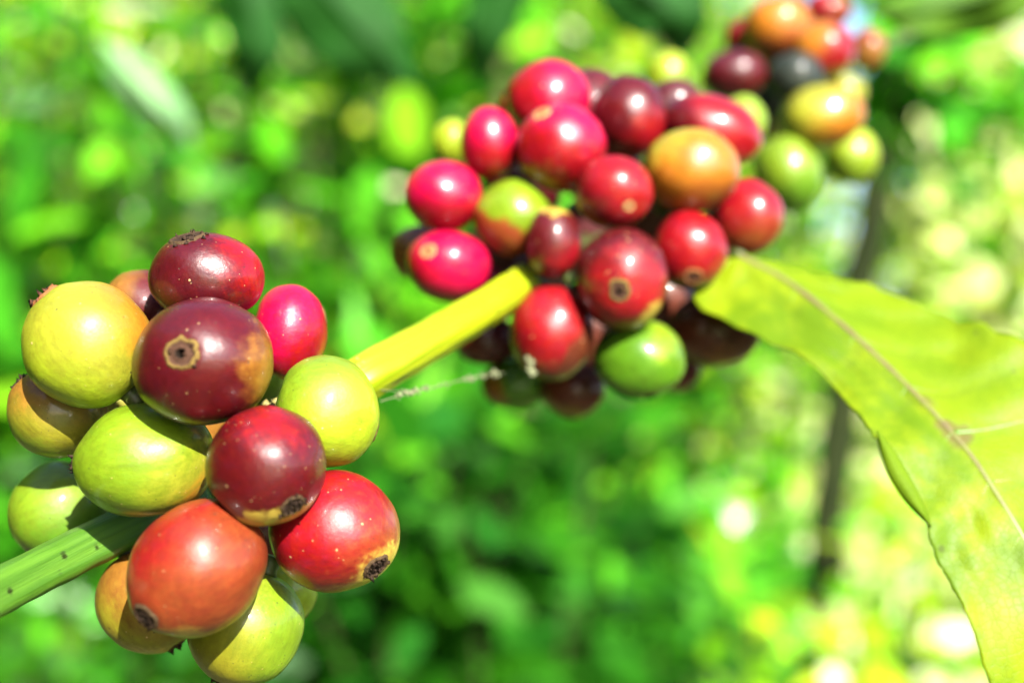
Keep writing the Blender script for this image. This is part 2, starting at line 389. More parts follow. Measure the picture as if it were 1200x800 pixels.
cherry(2, 792, 424, 31, 36, .210, 'deep brown coffee cherry behind the right side of the striped green one',
       dict(ca='vdark', cb='maroon', d1=(1, 0, 0), t1=.3, s1=.4, pale=.1, dark=.2, rough=.3), None, sdir=(.2, -.6, -.7))
cherry(2, 529, 166, 22, 27, .215, 'blurred bright yellow coffee cherry behind the upper left of the middle cluster',
       dict(ca='yelgreen', pale=.1, dark=.1, rough=.4), None, sdir=(-.5, .3, -.7))
cherry(2, 870, 142, 29, 31, .216, 'olive green coffee cherry showing behind the wide red one',
       dict(ca='olive', cb='lime', d1=(.5, .3, 0), t1=.1, s1=.5, pale=.1, dark=.1, rough=.4), None, sdir=(.5, .3, -.7))
cherry(2, 690, 268, 36, 38, .212, 'added shade-dark maroon coffee cherry deep inside the middle cluster between brighter ones',
       dict(ca='dark', pale=.1, dark=.1, rough=.35), None, sdir=(0, 0, -1))  # filler fruit, its dark skin stands in for the shaded interior

for (x_, y_, a_, b_, lab, col_) in (  # filler cherries added behind the gaps, gap shade put into their dark skins
    (612, 215, 40, 40, 'added shade-dark maroon coffee cherry glimpsed behind the half lime green one', 'dark'),
    (700, 190, 42, 40, 'added shade-dark coffee cherry glimpsed in the gap right of the pale naveled crimson one', 'dark'),
    (765, 240, 42, 42, 'added shade-dark coffee cherry glimpsed in the gap under the large orange one', 'vdark'),
    (622, 330, 40, 38, 'added shade-dark coffee cherry glimpsed just above the yellow stem end', 'vdark'),
    (690, 385, 42, 42, 'added shade-dark coffee cherry glimpsed between the striped green and the half brown one', 'vdark'),
    (775, 350, 44, 44, 'added shade-dark coffee cherry glimpsed under the shiny scarlet one', 'vdark'),
    (585, 300, 38, 36, 'added shade-dark coffee cherry glimpsed right of the pink one with pale navel', 'vdark'),
    (690, 130, 40, 40, 'added shade-dark maroon coffee cherry glimpsed in the top row beside the plain maroon one', 'dark'),
    (640, 420, 40, 36, 'added shade-dark coffee cherry glimpsed directly above the nearly black one', 'vdark'),
    (790, 130, 30, 32, 'added shade-dark coffee cherry glimpsed left of the wide egg shaped red one', 'dark')):
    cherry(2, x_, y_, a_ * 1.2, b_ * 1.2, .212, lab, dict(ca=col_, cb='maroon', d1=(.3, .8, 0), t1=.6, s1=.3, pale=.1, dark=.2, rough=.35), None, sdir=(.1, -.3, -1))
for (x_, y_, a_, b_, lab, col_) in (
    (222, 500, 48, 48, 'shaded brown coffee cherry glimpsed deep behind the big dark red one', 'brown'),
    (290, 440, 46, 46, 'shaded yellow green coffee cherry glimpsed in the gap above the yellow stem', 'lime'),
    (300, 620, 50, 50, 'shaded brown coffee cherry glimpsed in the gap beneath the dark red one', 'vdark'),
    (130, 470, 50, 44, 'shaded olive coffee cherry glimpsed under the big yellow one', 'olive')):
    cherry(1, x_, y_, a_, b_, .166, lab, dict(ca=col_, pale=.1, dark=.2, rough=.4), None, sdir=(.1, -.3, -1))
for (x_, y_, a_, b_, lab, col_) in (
    (905, 120, 34, 36, 'added shade-dark coffee cherry glimpsed below the greyish black one', 'black'),  # inner filler, the dark gap put into its black skin
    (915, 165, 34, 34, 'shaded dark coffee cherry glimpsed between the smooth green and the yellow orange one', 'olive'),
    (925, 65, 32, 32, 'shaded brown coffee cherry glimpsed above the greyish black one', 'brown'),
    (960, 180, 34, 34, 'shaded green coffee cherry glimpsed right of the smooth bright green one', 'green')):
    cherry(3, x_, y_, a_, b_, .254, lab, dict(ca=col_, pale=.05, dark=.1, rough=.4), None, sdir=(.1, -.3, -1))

# far cluster
cherry(3, 861, 88, 38, 29, .228, 'dark wine red coffee cherry at the left of the far cluster',
       dict(ca='dark', cb='maroon', d1=(.7, -.3, 0), t1=.3, s1=.4, pale=.05, dark=.1, rough=.25), None, sdir=(-.6, .3, -.6))
cherry(3, 912, 33, 40, 37, .238, 'blurred orange coffee cherry at the top edge of the photo',
       dict(ca='orange', cb='orangered', d1=(.2, -.8, 0), t1=.35, s1=.4, pale=.05, dark=.1, rough=.27), None, sdir=(0, .6, -.6))
cherry(3, 964, 60, 37, 35, .236, 'orange red coffee cherry with a bright pink shine, above the greyish black one',
       dict(ca='red', cb='orange', d1=(-.6, .4, 0), t1=.2, s1=.4, cc='straw', d2=(.3, -.9, 0), t2=.8, s2=.2, pale=.05, dark=.1, rough=.22), None, sdir=(.6, .3, -.6))
cherry(3, 932, 90, 32, 29, .228, 'greyish black overripe coffee cherry in the middle of the far cluster',
       dict(ca='black', pale=.05, dark=.1, rough=.45), None, sdir=(-.1, .2, -.9))
cherry(3, 963, 137, 49, 38, .225, 'yellow orange coffee cherry, largest of the far cluster',
       dict(ca='orange', cb='yellow', d1=(-.5, .5, .1), t1=.1, s1=.5, cc='olive', d2=(-.3, -.9, 0), t2=.7, s2=.3, pale=.05, dark=.1, rough=.27), None, sdir=(.7, -.2, -.6), tilt=8)
cherry(3, 988, 110, 26, 22, .240, 'sliver of a lemon yellow coffee cherry above the largest far one',
       dict(ca='yellow', pale=.05, dark=.1, rough=.35), None, sdir=(.5, .3, -.7))
cherry(3, 922, 204, 39, 46, .222, 'smooth bright green coffee cherry at the bottom of the far cluster',
       dict(ca='lime', cb='green', d1=(.3, -.8, 0), t1=.35, s1=.5, pale=.05, dark=.1, rough=.33), None, sdir=(.4, -.7, -.5), tilt=22)
cherry(3, 998, 183, 31, 33, .236, 'yellow green coffee cherry at the lower right of the far cluster',
       dict(ca='yelgreen', cb='lime', d1=(-.3, -.8, 0), t1=.1, s1=.5, pale=.05, dark=.1, rough=.38), None, sdir=(.6, -.5, -.5))
cherry(3, 970, 13, 27, 21, .250, 'brick red coffee cherry cut off by the top edge of the photo',
       dict(ca='orangered', cb='red', d1=(-.6, 0, 0), t1=.1, s1=.5, pale=.05, dark=.1, rough=.3), None, sdir=(.4, .6, -.6))
cherry(3, 1017, 58, 21, 24, .256, 'small brown coffee cherry at the right end of the far cluster',
       dict(ca='brown', cb='orangered', d1=(0, .6, 0), t1=.1, s1=.5, pale=.05, dark=.1, rough=.4), None, sdir=(.7, .1, -.6))
cherry(3, 878, 47, 28, 27, .246, 'dim reddish brown coffee cherry behind the orange one at the top',
       dict(ca='brown', cb='red', d1=(-.4, .3, 0), t1=.1, s1=.5, pale=.05, dark=.1, rough=.35), None, sdir=(-.6, .4, -.6))
cherry(3, 783, 92, 27, 31, .245, 'blurred yellow green coffee cherry standing apart behind the plain maroon one',
       dict(ca='lime', cb='yelgreen', d1=(-.4, .6, 0), t1=.0, s1=.5, pale=.05, dark=.1, rough=.4), None, sdir=(-.5, .5, -.6))

# settle depths so that neighbours touch rather than cut through each other
for c in CH:
    if c['cl'] == 3: c['d'] *= 1.13
d0 = [c['d'] for c in CH]
for it in range(160):
    for i in range(len(CH)):
        for j in range(i + 1, len(CH)):
            A, B = CH[i], CH[j]
            if 'glimpsed' in A['label'] and 'glimpsed' in B['label']: continue
            if abs(A['cx'] - B['cx']) + abs(A['cy'] - B['cy']) > 260: continue
            pa, pb = P(A['cx'], A['cy'], A['d']), P(B['cx'], B['cy'], B['d'])
            ra = (A['a'] + A['b']) / 2 * A['d'] / FPX; rb = (B['a'] + B['b']) / 2 * B['d'] / FPX
            ov = (ra + rb) * 0.95 - (pa - pb).length
            if ov > 0:
                s = 1 if A['d'] < B['d'] else -1
                A['d'] -= s * ov * 0.12; B['d'] += s * ov * 0.2
    for c, q in zip(CH, d0):
        c['d'] += (q - c['d']) * 0.03

def unit_frame(dirv):
    z = dirv.normalized()
    x = z.cross(Vector((0.3, 0.9, 0.2)));
    if x.length < 1e-3: x = z.cross(Vector((1, 0, 0)))
    x.normalize(); y = z.cross(x)
    return Matrix((x, y, z)).transposed()

def build_cherry(c, idx):
    d = c['d']; cen = P(c['cx'], c['cy'], d)
    k = d / FPX
    a, b = c['a'] * k, c['b'] * k; m = (a + b) / 2
    tl = math.radians(c['tilt'])
    Rt = Matrix.Rotation(-tl, 3, 'Y')
    S = Rt @ Matrix.Diagonal((a, m, b)) @ Rt.inverted()
    if c['scar']:
        o = Vector(((c['scar'][0] - c['cx']) / c['a'], 0, -(c['scar'][1] - c['cy']) / c['b']))
        L = o.length
        if L > 0.93: o = o * (0.97 / L); o.y = -0.12
        else: o.y = -math.sqrt(1 - L * L)
        # off-axis view: the lens looks at the fruit along the ray
        dirv = o.normalized()
    else:
        q = c['sdir']; dirv = Vector((q[0] + .01, .12, q[1])).normalized()
    R = unit_frame(dirv)
    T = S @ R
    sd = idx * 3.7
    ss = c['ssize']
    def rho(v, th):
        r = 1 + 0.05 * mnoise.noise(v * 1.3 + Vector((sd, 0, 0))) + 0.009 * mnoise.noise(v * 3.2 + Vector((0, sd, 0)))
        r -= 0.11 * math.exp(-(th / (ss * 0.42)) ** 2) + 0.022 * math.exp(-(th / (ss * 1.3)) ** 2)
        r += 0.012 * math.exp(-((th - ss * 1.5) / (ss * 0.6)) ** 2)
        r -= 0.05 * math.exp(-((math.pi - th) / 0.25) ** 2)
        return r
    NL, NR = 56, 40
    V = []
    for i in range(1, NR):
        th = math.pi * i / NR
        for j in range(NL):
            ph = 2 * math.pi * j / NL
            v = Vector((math.sin(th) * math.cos(ph), math.sin(th) * math.sin(ph), math.cos(th)))
            V.append(T @ (v * rho(v, th)))
    v0 = Vector((0, 0, 1)); V.append(T @ (v0 * rho(v0, 0)))
    v1 = Vector((0, 0, -1)); V.append(T @ (v1 * rho(v1, math.pi)))
    F = []
    for i in range(NR - 2):
        for j in range(NL):
            j2 = (j + 1) % NL
            F.append((i * NL + j, (i + 1) * NL + j, (i + 1) * NL + j2, i * NL + j2))
    n0 = (NR - 1) * NL
    for j in range(NL):
        j2 = (j + 1) % NL
        F.append((n0, j, j2)); F.append((n0 + 1, (NR - 2) * NL + j2, (NR - 2) * NL + j))
    root = empty('coffee_cherry', cen)
    tag(root, c['label'], 'coffee cherry', {1: G1, 2: G2, 3: G3}[c['cl']])
    kw = dict(c['mat']); ca = kw.pop('ca')
    mat = skin_mat(ca, axis=dirv, r=m, **kw)
    mesh_obj('fruit_skin', V, F, mat, root)
    # calyx scar
    prof = [(1.25, -0.012), (1.08, 0.006), (0.97, 0.030), (0.88, 0.022), (0.76, 0.000), (0.55, -0.004), (0.40, 0.022), (0.31, 0.018), (0.25, -0.04), (0.10, -0.085)]
    seg = 28; SV, SF, AT = [], [], []
    hs = ss / 0.22
    for pi_, (t, h) in enumerate(prof):
        for j in range(seg):
            ph = 2 * math.pi * j / seg
            wob = 1 + 0.16 * mnoise.noise(Vector((math.cos(ph) * 2, math.sin(ph) * 2, sd))) + 0.10 * mnoise.noise(Vector((math.cos(ph) * 6, math.sin(ph) * 6, sd + t)))
            th = ss * t * wob
            v = Vector((math.sin(th) * math.cos(ph), math.sin(th) * math.sin(ph), math.cos(th)))
            hh = h * min(hs, 1.3) + 0.012 * mnoise.noise(Vector((math.cos(ph) * 5, math.sin(ph) * 5, t * 6 + sd))) * (1 if 0.1 < t < 1.1 else 0)
            q_ = 0.11 * math.exp(-(th / (ss * 0.42)) ** 2)
            SV.append(T @ (v * (rho(v, th) + q_ + 0.006 * (t < 1.2) + hh))); AT.append(min(t, 1.0))
    for i in range(len(prof) - 1):
        for j in range(seg):
            j2 = (j + 1) % seg
            SF.append((i * seg + j, (i + 1) * seg + j, (i + 1) * seg + j2, i * seg + j2))
    SF.append(tuple((len(prof) - 1) * seg + j for j in range(seg)))
    rr = random.Random(idx)
    for q in range(c['crust']):          # dried sepal crumbs
        th = ss * rr.uniform(0.2, 1.25); ph = rr.uniform(0, 6.283)
        v = Vector((math.sin(th) * math.cos(ph), math.sin(th) * math.sin(ph), math.cos(th)))
        base = v * (rho(v, th) + 0.01 + 0.11 * math.exp(-(th / (ss * 0.42)) ** 2))
        s = rr.uniform(0.018, 0.05) * min(1.4, ss / 0.18) * (1.7 if dirv.y > -.2 else 1)
        k0 = len(SV)
        for (ex, ey, ez) in ((1, 0, 0), (-.6, .8, 0), (-.5, -.9, .1), (.2, .1, rr.uniform(.8, 2.2)), (0, 0, -1)):
            w = Vector((ex * rr.uniform(.5, 1.3), ey * rr.uniform(.5, 1.3), ez)) * s
            fr = unit_frame(v + Vector((rr.uniform(-.5, .5), rr.uniform(-.5, .5), 0)))
            SV.append(T @ (base + fr @ w)); AT.append(rr.choice([0.22, 0.4, 0.5, 0.95]))
        for f in ((0, 1, 3), (1, 2, 3), (2, 0, 3), (1, 0, 4), (2, 1, 4), (0, 2, 4)):
            SF.append(tuple(k0 + x for x in f))
    mesh_obj('calyx_scar', SV, SF, SC[c['style']], root, attrs={'ringt': AT})
    # short stalk on the side of the branch
    if not c['scar']: return
    pth = [T @ Vector((0, 0, -z)) for z in (0.93, 1.02, 1.12, 1.25)]
    tv, tf = tube(pth, [m * .2, m * .17, m * .17, m * .2], 10)
    mesh_obj('stalk', tv, tf, STALK, root)
for i, c in enumerate(CH): build_cherry(c, i)

# ------------------------------------------------------------------ branch
def stem_material(name, c1, c2, c3, dirt=0.4):
    m, n = new_mat(name)
    cx = n.new('ShaderNodeCombineXYZ')
    for i_, k_ in enumerate(('gx', 'gy', 'gz')): n.l.new(n.new('ShaderNodeAttribute', attribute_name=k_).outputs['Fac'], cx.inputs[i_])
    uv = cx.outputs[0]
    D = Vector((0, 0, 1))     # grain follows the branch
    dt = n.vmath('DOT_PRODUCT', uv, tuple(D), out=1)
    al = n.vmath('SCALE', tuple(D), n.math('MULTIPLY', dt, 0.965))
    fl = n.vmath('SUBTRACT', uv, al)
    grain = n.noise(fl, 1300.0, 3, 0.55)
    bl = n.noise(uv, 160.0, 4, 0.6)
    c = n.mix(n.smooth(grain, 0.38, 0.66), (*c1, 1), (*c2, 1))
    c = n.mix(n.smooth(bl, 0.5, 0.75, 0, 0.6), c, (*c3, 1))
    vo = n.new('ShaderNodeTexVoronoi'); vo.inputs['Scale'].default_value = 420.0
    n.put(vo.inputs['Vector'], uv)
    sp = n.new('ShaderNodeSeparateColor'); n.l.new(vo.outputs['Color'], sp.inputs[0])
    k = n.math('MULTIPLY', n.math('LESS_THAN', sp.outputs[0], dirt * 0.25), n.smooth(n.math('ADD', vo.outputs['Distance'], n.math('MULTIPLY', grain, 0.5)), 0.34, 0.52, 1, 0))
    c = n.mix(n.math('MULTIPLY', k, 0.9), c, (0.010, 0.012, 0.004, 1))
    bs = n.new('ShaderNodeBsdfPrincipled'); n.put(bs.inputs['Base Color'], c)
    n.put(bs.inputs['Roughness'], n.math('ADD', .42, n.math('MULTIPLY', k, .5))); n.put(bs.inputs['Specular IOR Level'], n.math('SUBTRACT', .4, n.math('MULTIPLY', k, .4)))
    bs.inputs['Subsurface Weight'].default_value = 0.3; bs.inputs['Subsurface Scale'].default_value = 0.0015
    bs.inputs['Subsurface Radius'].default_value = (0.8, 1.0, 0.2)
    b = n.new('ShaderNodeBump'); b.inputs['Strength'].default_value = 0.8; b.inputs['Distance'].default_value = 0.0004
    n.l.new(grain, b.inputs['Height']); n.l.new(b.outputs[0], bs.inputs['Normal'])
    finish(n, bs.outputs[0])
    return m
ST_G = stem_material('stem_less_lit', (0.032, 0.09, 0.005), (0.052, 0.125, 0.009), (0.024, 0.075, 0.003), 1.0)  # greener copy of the stem, painted for its less lit stretch
ST_Y = stem_material('stem_backlit', (0.17, 0.225, 0.0015), (0.25, 0.28, 0.003), (0.14, 0.21, 0.0015), 0.12)  # yellow copy of the stem, backlight put into the colour
ST_B = stem_material('stem_shaded', (0.03, 0.05, 0.008), (0.05, 0.04, 0.015), (0.02, 0.016, 0.008), 0.8)  # dark copy of the stem, painted for the stretch lying in shade

def squareish(a):
    # four rounded ribs with shallow grooves between them
    a -= 0.35
    p = 3.0
    sq = (abs(math.cos(a)) ** p + abs(math.sin(a)) ** p) ** (-1 / p)
    return 0.90 * sq - 0.035 * math.exp(-((math.sin(2 * a + math.pi / 2) - 1) / .06) ** 2) + 0.022 * math.cos(9 * a)

br = empty('coffee_branch', P(0, 692, .133))
tag(br, 'ribbed green and yellow coffee branch running through the fruit clusters from the lower left', 'branch')
def branch_part(name, pts, r0, r1, mat, n=40, flare=0.0, sec=squareish, na=0.05, r2=None, seed=0.0):
    c = catmull(pts, n)
    path = [P(*q) - br.location for q in c]
    rad = []
    for i in range(n):
        t = i / (n - 1)
        r = r0 + (r1 - r0) * t
        r *= 1 + flare * (math.exp(-((t) / .10) ** 2) + math.exp(-((1 - t) / .10) ** 2))
        rad.append(r)
    v, f = tube(path, rad, 40, sec, na, seed)
    gx, gy, gz = [], [], []; L = 0.0
    for i in range(n):
        if i: L += (path[i] - path[i - 1]).length
        for q in range(40):
            a = 2 * math.pi * q / 40
            gx.append(math.cos(a) * rad[i]); gy.append(math.sin(a) * rad[i]); gz.append(L + seed)
    return mesh_obj(name, v, f, mat, br, attrs=dict(gx=gx, gy=gy, gz=gz))
branch_part('internode', [(-120, 760, .121), (-60, 725, .127), (0, 692, .134), (90, 646, .1435), (185, 598, .1515), (230, 570, .155)], .00275, .0029, ST_G, 60, .06)
branch_part('internode', [(330, 502, .159), (380, 470, .1575), (430, 441, .158), (500, 401, .168), (560, 366, .178), (606, 337, .1865), (618, 330, .1885)], .0033, .00255, ST_Y, 70, .05, seed=4)
branch_part('node', [(215, 585, .155), (250, 555, .158), (300, 525, .160), (340, 498, .160)], .0040, .0036, ST_G, 24, .0, None, .25)
branch_part('node', [(608, 335, .1875), (622, 328, .1915), (650, 312, .199), (690, 295, .206)], .00262, .0030, ST_B, 24, .0, None, .2)
branch_part('internode', [(690, 295, .206), (760, 245, .226), (830, 190, .256), (890, 140, .284), (960, 95, .305), (1040, 50, .33), (1120, 20, .37)], .0020, .0017, ST_B, 50, .05, seed=9)

# tiny bits of dried stipule on the ends of the yellow internode
def chips(name, pts, mat, s, seed):
    rr = random.Random(seed); V, F = [], []
    for (px, py, d) in pts:
        c = P(px, py, d) - br.location
        k0 = len(V)
        for e in ((1, 0, 0), (-1, .2, 0), (0, 1, .2), (0, -1, -.1), (0, .1, 1), (.1, 0, -1)):
            V.append(c + Vector([x * s * rr.uniform(.5, 1.5) for x in e]))
        for f in ((0, 2, 4), (2, 1, 4), (1, 3, 4), (3, 0, 4), (2, 0, 5), (1, 2, 5), (3, 1, 5), (0, 3, 5)):
            F.append(tuple(k0 + x for x in f))
    o = mesh_obj(name, V, F, mat, br); o['kind'] = 'stuff'; return o
CHIP = simple_mat('dry_scale', (0.22, 0.19, 0.05), (0.10, 0.07, 0.02), 2500, 0.7)
chips('stipule_flakes', [(455, 441, .1585), (460, 438, .159), (449, 447, .1575), (443, 452, .157), (418, 420, .155), (425, 424, .155), (470, 420, .162), (438, 455, .1565), (600, 322, .184), (596, 324, .184)], CHIP, .00022, 5)
chips('stipule_flakes', [(324, 470, .146), (318, 478, .147), (322, 484, .147), (312, 474, .148)], CHIP, .0008, 8)

# ------------------------------------------------------------------ cobweb strand
WEB = simple_mat('web_debris', (0.18, 0.20, 0.10), (0.08, 0.08, 0.035), 3000, 0.8)
web = empty('cobweb_strand', P(448, 470, .158))
tag(web, 'thin cobweb strand with pale clinging debris stretched below the yellow stem', 'cobweb')
wp = catmull([(446, 470, .158), (478, 461, .163), (515, 452, .168), (550, 443, .173), (584, 438, .178), (590, 437, .179)], 40)
wpath = [P(*q) - web.location for q in wp]
v, f = tube(wpath, [.00006] * 40, 6); mesh_obj('thread', v, f, WEB, web)
wp2 = catmull([(447, 457, .157), (480, 458, .164), (508, 454, .167)], 20)
v, f = tube([P(*q) - web.location for q in wp2], [.00005] * 20, 6); mesh_obj('thread', v, f, WEB, web)
DV, DF = [], []
rr = random.Random(3)
def crumb(cen, s, V, F):
    k0 = len(V)
    for e in ((1, 0, 0), (-1, .2, 0), (0, 1, .2), (0, -1, -.1), (0, .1, 1), (.1, 0, -1)):
        V.append(cen + Vector([x * s * rr.uniform(.6, 1.4) for x in e]))
    for q in ((0, 2, 4), (2, 1, 4), (1, 3, 4), (3, 0, 4), (2, 0, 5), (1, 2, 5), (3, 1, 5), (0, 3, 5)):
        F.append(tuple(k0 + x for x in q))
for (t0, t1, cnt, s) in ((.12, .34, 34, .00032), (.34, .5, 9, .0002), (.5, .62, 8, .00022), (.55, .8, 34, .00034), (.74, .79, 8, .0004), (.2, .26, 6, .00045)):
    for q in range(cnt):
        t = rr.uniform(t0, t1); i = min(int(t * 39), 38)
        crumb(wpath[i].lerp(wpath[i + 1], t * 39 - i) + Vector([rr.gauss(0, .00022) for _ in range(3)]), s * rr.uniform(.3, .95), DV, DF)
mesh_obj('debris', DV, DF, WEB, web)
DV, DF = [], []
for q in range(16):
    c = P(620 + rr.uniform(-3, 3) + q * .15, 419 + q * 1.3, .1795) - web.location
    crumb(c, .0004 * rr.uniform(.7, 1.4), DV, DF)
mesh_obj('silk_tuft', DV, DF, WEB, web)

# ------------------------------------------------------------------ large leaf
def leaf_material(name, cols, rough=0.38, trans=0.45, detail=True):
    m, n = new_mat(name)
    tc = n.new('ShaderNodeTexCoord').outputs['Object']
    a = n.noise(tc, 60.0, 4, 0.6); b = n.noise(tc, 260.0, 5, 0.65)
    mm = n.math('ADD', n.math('MULTIPLY', a, 0.75), n.math('MULTIPLY', b, 0.25))
    c = n.mix(n.smooth(mm, 0.40, 0.60), (*cols[0], 1), (*cols[1], 1))
    vfac = n.new('ShaderNodeAttribute', attribute_name='vein').outputs['Fac']
    side = n.new('ShaderNodeAttribute', attribute_name='side').outputs['Fac']
    c = n.mix(n.math('MULTIPLY', side, 0.55), c, (*cols[3], 1))
    c = n.mix(n.math('MULTIPLY', vfac, 0.7), c, (*cols[2], 1))
    bz = n.new('ShaderNodeAttribute', attribute_name='bruise').outputs['Fac']
    bz = n.smooth(n.math('ADD', bz, n.math('MULTIPLY', n.math('SUBTRACT', b, .5), 1.2)), .45, .95)
    c = n.mix(n.math('MULTIPLY', bz, .75), c, (.10, .065, .03, 1))
    # small dark specks and a few scuffs
    vo = n.new('ShaderNodeTexVoronoi'); vo.inputs['Scale'].default_value = 330.0; n.put(vo.inputs['Vector'], tc)
    sp = n.new('ShaderNodeSeparateColor'); n.l.new(vo.outputs['Color'], sp.inputs[0])
    patch = n.smooth(n.noise(tc, 70.0, 3, .6), 0.52, 0.62)
    k = n.math('MULTIPLY', n.math('MULTIPLY', n.math('LESS_THAN', sp.outputs[0], 0.22), patch), n.smooth(n.math('ADD', vo.outputs['Distance'], n.math('MULTIPLY', b, 0.2)), 0.18, 0.30, 1, 0))
    c = n.mix(n.math('MULTIPLY', k, 0.7), c, (0.05, 0.07, 0.01, 1))
    vv = n.new('ShaderNodeTexVoronoi', feature='DISTANCE_TO_EDGE'); vv.inputs['Scale'].default_value = 900.0; n.put(vv.inputs['Vector'], tc)
    net = n.smooth(vv.outputs['Distance'], 0.0, 0.09, 1, 0)
    c = n.mix(n.math('MULTIPLY', net, 0.08), c, (*cols[2], 1))
    bs = n.new('ShaderNodeBsdfPrincipled'); n.put(bs.inputs['Base Color'], c)
    n.put(bs.inputs['Roughness'], n.math('ADD', rough, n.math('MULTIPLY', b, 0.2)))
    bs.inputs['Specular IOR Level'].default_value = 0.2
    bp = n.new('ShaderNodeBump'); bp.inputs['Strength'].default_value = 0.45; bp.inputs['Distance'].default_value = 0.0004
    n.put(bp.inputs['Height'], n.math('SUBTRACT', n.math('ADD', mm, n.math('MULTIPLY', n.noise(tc, 500, 3, .6), .25)), n.math('MULTIPLY', net, 0.12)))
    n.l.new(bp.outputs[0], bs.inputs['Normal'])
    tr = n.new('ShaderNodeBsdfTranslucent')
    n.put(tr.inputs['Color'], n.mix(1.0, c, (1.25, 1.1, 0.55, 1), 'MULTIPLY'))
    n.l.new(bp.outputs[0], tr.inputs['Normal'])
    mx = n.new('ShaderNodeMixShader'); mx.inputs[0].default_value = trans
    n.l.new(bs.outputs[0], mx.inputs[1]); n.l.new(tr.outputs[0], mx.inputs[2])
    finish(n, mx.outputs[0])
    return m
LEAFM = leaf_material('yellowing_leaf', ((0.080, 0.15, 0.0010), (0.165, 0.225, 0.0015), (0.06, 0.09, 0.004), (0.12, 0.20, 0.002)), 0.42, 0.35)
LEAFD = leaf_material('leaf_underside', ((0.11, 0.20, 0.004), (0.15, 0.25, 0.006), (0.05, 0.09, 0.01), (0.11, 0.2, 0.006)), 0.6, 0.6)

NU = 150
Mc = catmull([(866, 300, .192), (922, 330, .187), (982, 377, .180), (1040, 430, .173), (1092, 482, .167), (1135, 530, .162), (1172, 585, .158), (1206, 642, .155), (1250, 730, .152), (1285, 820, .151), (1310, 930, .153)], NU)
Lc = catmull([(852, 303, .1925), (813, 350, .189), (876, 390, .181), (940, 418, .176), (990, 470, .169), (1034, 520, .163), (1078, 592, .158), (1098, 655, .155), (1134, 722, .152), (1185, 850, .151), (1308, 929, .154)], NU)
Rc = catmull([(870, 297, .1925), (925, 311, .189), (985, 325, .183), (1048, 345, .177), (1108, 371, .170), (1160, 384, .165), (1215, 410, .161), (1270, 470, .158), (1310, 580, .156), (1330, 740, .155), (1312, 931, .154)], NU)
def leaf_surf(u, v):
    """v<0: lower-left half, v>0: upper-right half"""
    x = u * (NU - 1); i = min(int(x), NU - 2); f = x - i
    M = Mc[i] * (1 - f) + Mc[i + 1] * f
    E = (Lc if v < 0 else Rc); E = E[i] * (1 - f) + E[i + 1] * f
    t = abs(v)
    if v > 0: E = E + np.array([0, 0, .010 * math.sin(math.pi * min(u, 1))])
    q = M * (1 - t) + E * t
    body = math.sin(math.pi * min(max(u, 0), 1)) ** 0.5
    # cupping away from the midrib and puckering between the side veins
    ph = u * 9.0 - t * (1.1 if v < 0 else 2.4)
    dz = 0.0004 * math.sin(math.pi * t * 0.9) * body
    dz += 0.00028 * math.sin(2 * math.pi * ph) * math.sin(math.pi * min(t * 1.0, 1) * .75) * body
    dz += 0.0005 * t ** 3 * math.sin(u * 34 + (1.3 if v < 0 else 0)) * body
    dz += 0.0005 * mnoise.noise(Vector((u * 7, v * 4, 0)))
    w = 4.0 * t ** 4 * mnoise.noise(Vector((u * 22, 3.0 if v < 0 else 9.0, 0))) + 1.6 * t ** 6 * mnoise.noise(Vector((u * 80, 3.0 if v < 0 else 9.0, 0)))
    return P(q[0] + w, q[1] - w, q[2] + dz)
leaf = empty('coffee_leaf', P(866, 300, .192))
tag(leaf, 'large yellowing green coffee leaf with a brown vein beside the middle cluster', 'leaf', 'coffee leaves around the fruit')
LO = leaf.location
nu, nv = 150, 52
V, F, VE, SD, BZ = [], [], [], [], []
spots = [(P(1122, 510, .164), .0019, 1.0), (P(1108, 497, .165), .0016, .9), (P(1085, 470, .168), .0013, .7), (P(1062, 442, .17), .0010, .55), (P(1105, 447, .168), .0014, .5), (P(1140, 520, .162), .0012, .6)]
for i in range(nu):
    for j in range(nv + 1):
        u = i / (nu - 1); v = -1 + 2 * j / nv
        V.append(leaf_surf(u, v) - LO)
        t = abs(v)
        ph = (u * 9.0 - t * (1.1 if v < 0 else 2.4)) % 1.0
        near = min(abs(ph - 0.25), 1 - abs(ph - .25))
        VE.append(max(math.exp(-(t / .03) ** 2), 0.6 * math.exp(-(near / .035) ** 2) * (1 - t) * (1 if v < 0 else 1)))
        SD.append(1.0 if (v > 0.05) else 0.0)
        BZ.append(max(w_ * math.exp(-((V[-1] + LO - c_).length / (r_b * 1.6)) ** 2) for c_, r_b, w_ in spots))
for i in range(nu - 1):
    for j in range(nv):
        a = i * (nv + 1) + j
        F.append((a, a + 1, a + nv + 2, a + nv + 1))
blade = mesh_obj('blade', V, F, LEAFM, leaf, attrs={'vein': VE, 'side': SD, 'bruise': BZ})
sm = blade.modifiers.new('thick', 'SOLIDIFY'); sm.thickness = 0.00022; sm.offset = 0
RIB = simple_mat('leaf_rib', (0.10, 0.12, 0.015), (0.085, 0.055, 0.025), 220, 0.5, .3)
RIBG = simple_mat('side_rib', (0.055, 0.13, 0.003), (0.10, 0.17, 0.004), 300, 0.5, .3)
pts = [leaf_surf(i / 119, 0.0001) - LO + Vector((0, .00030, 0)) for i in range(120)]
v, f = tube(pts, [.00058 * (1 - .45 * i / 119) for i in range(120)], 10); mesh_obj('midrib', v, f, RIB, leaf)
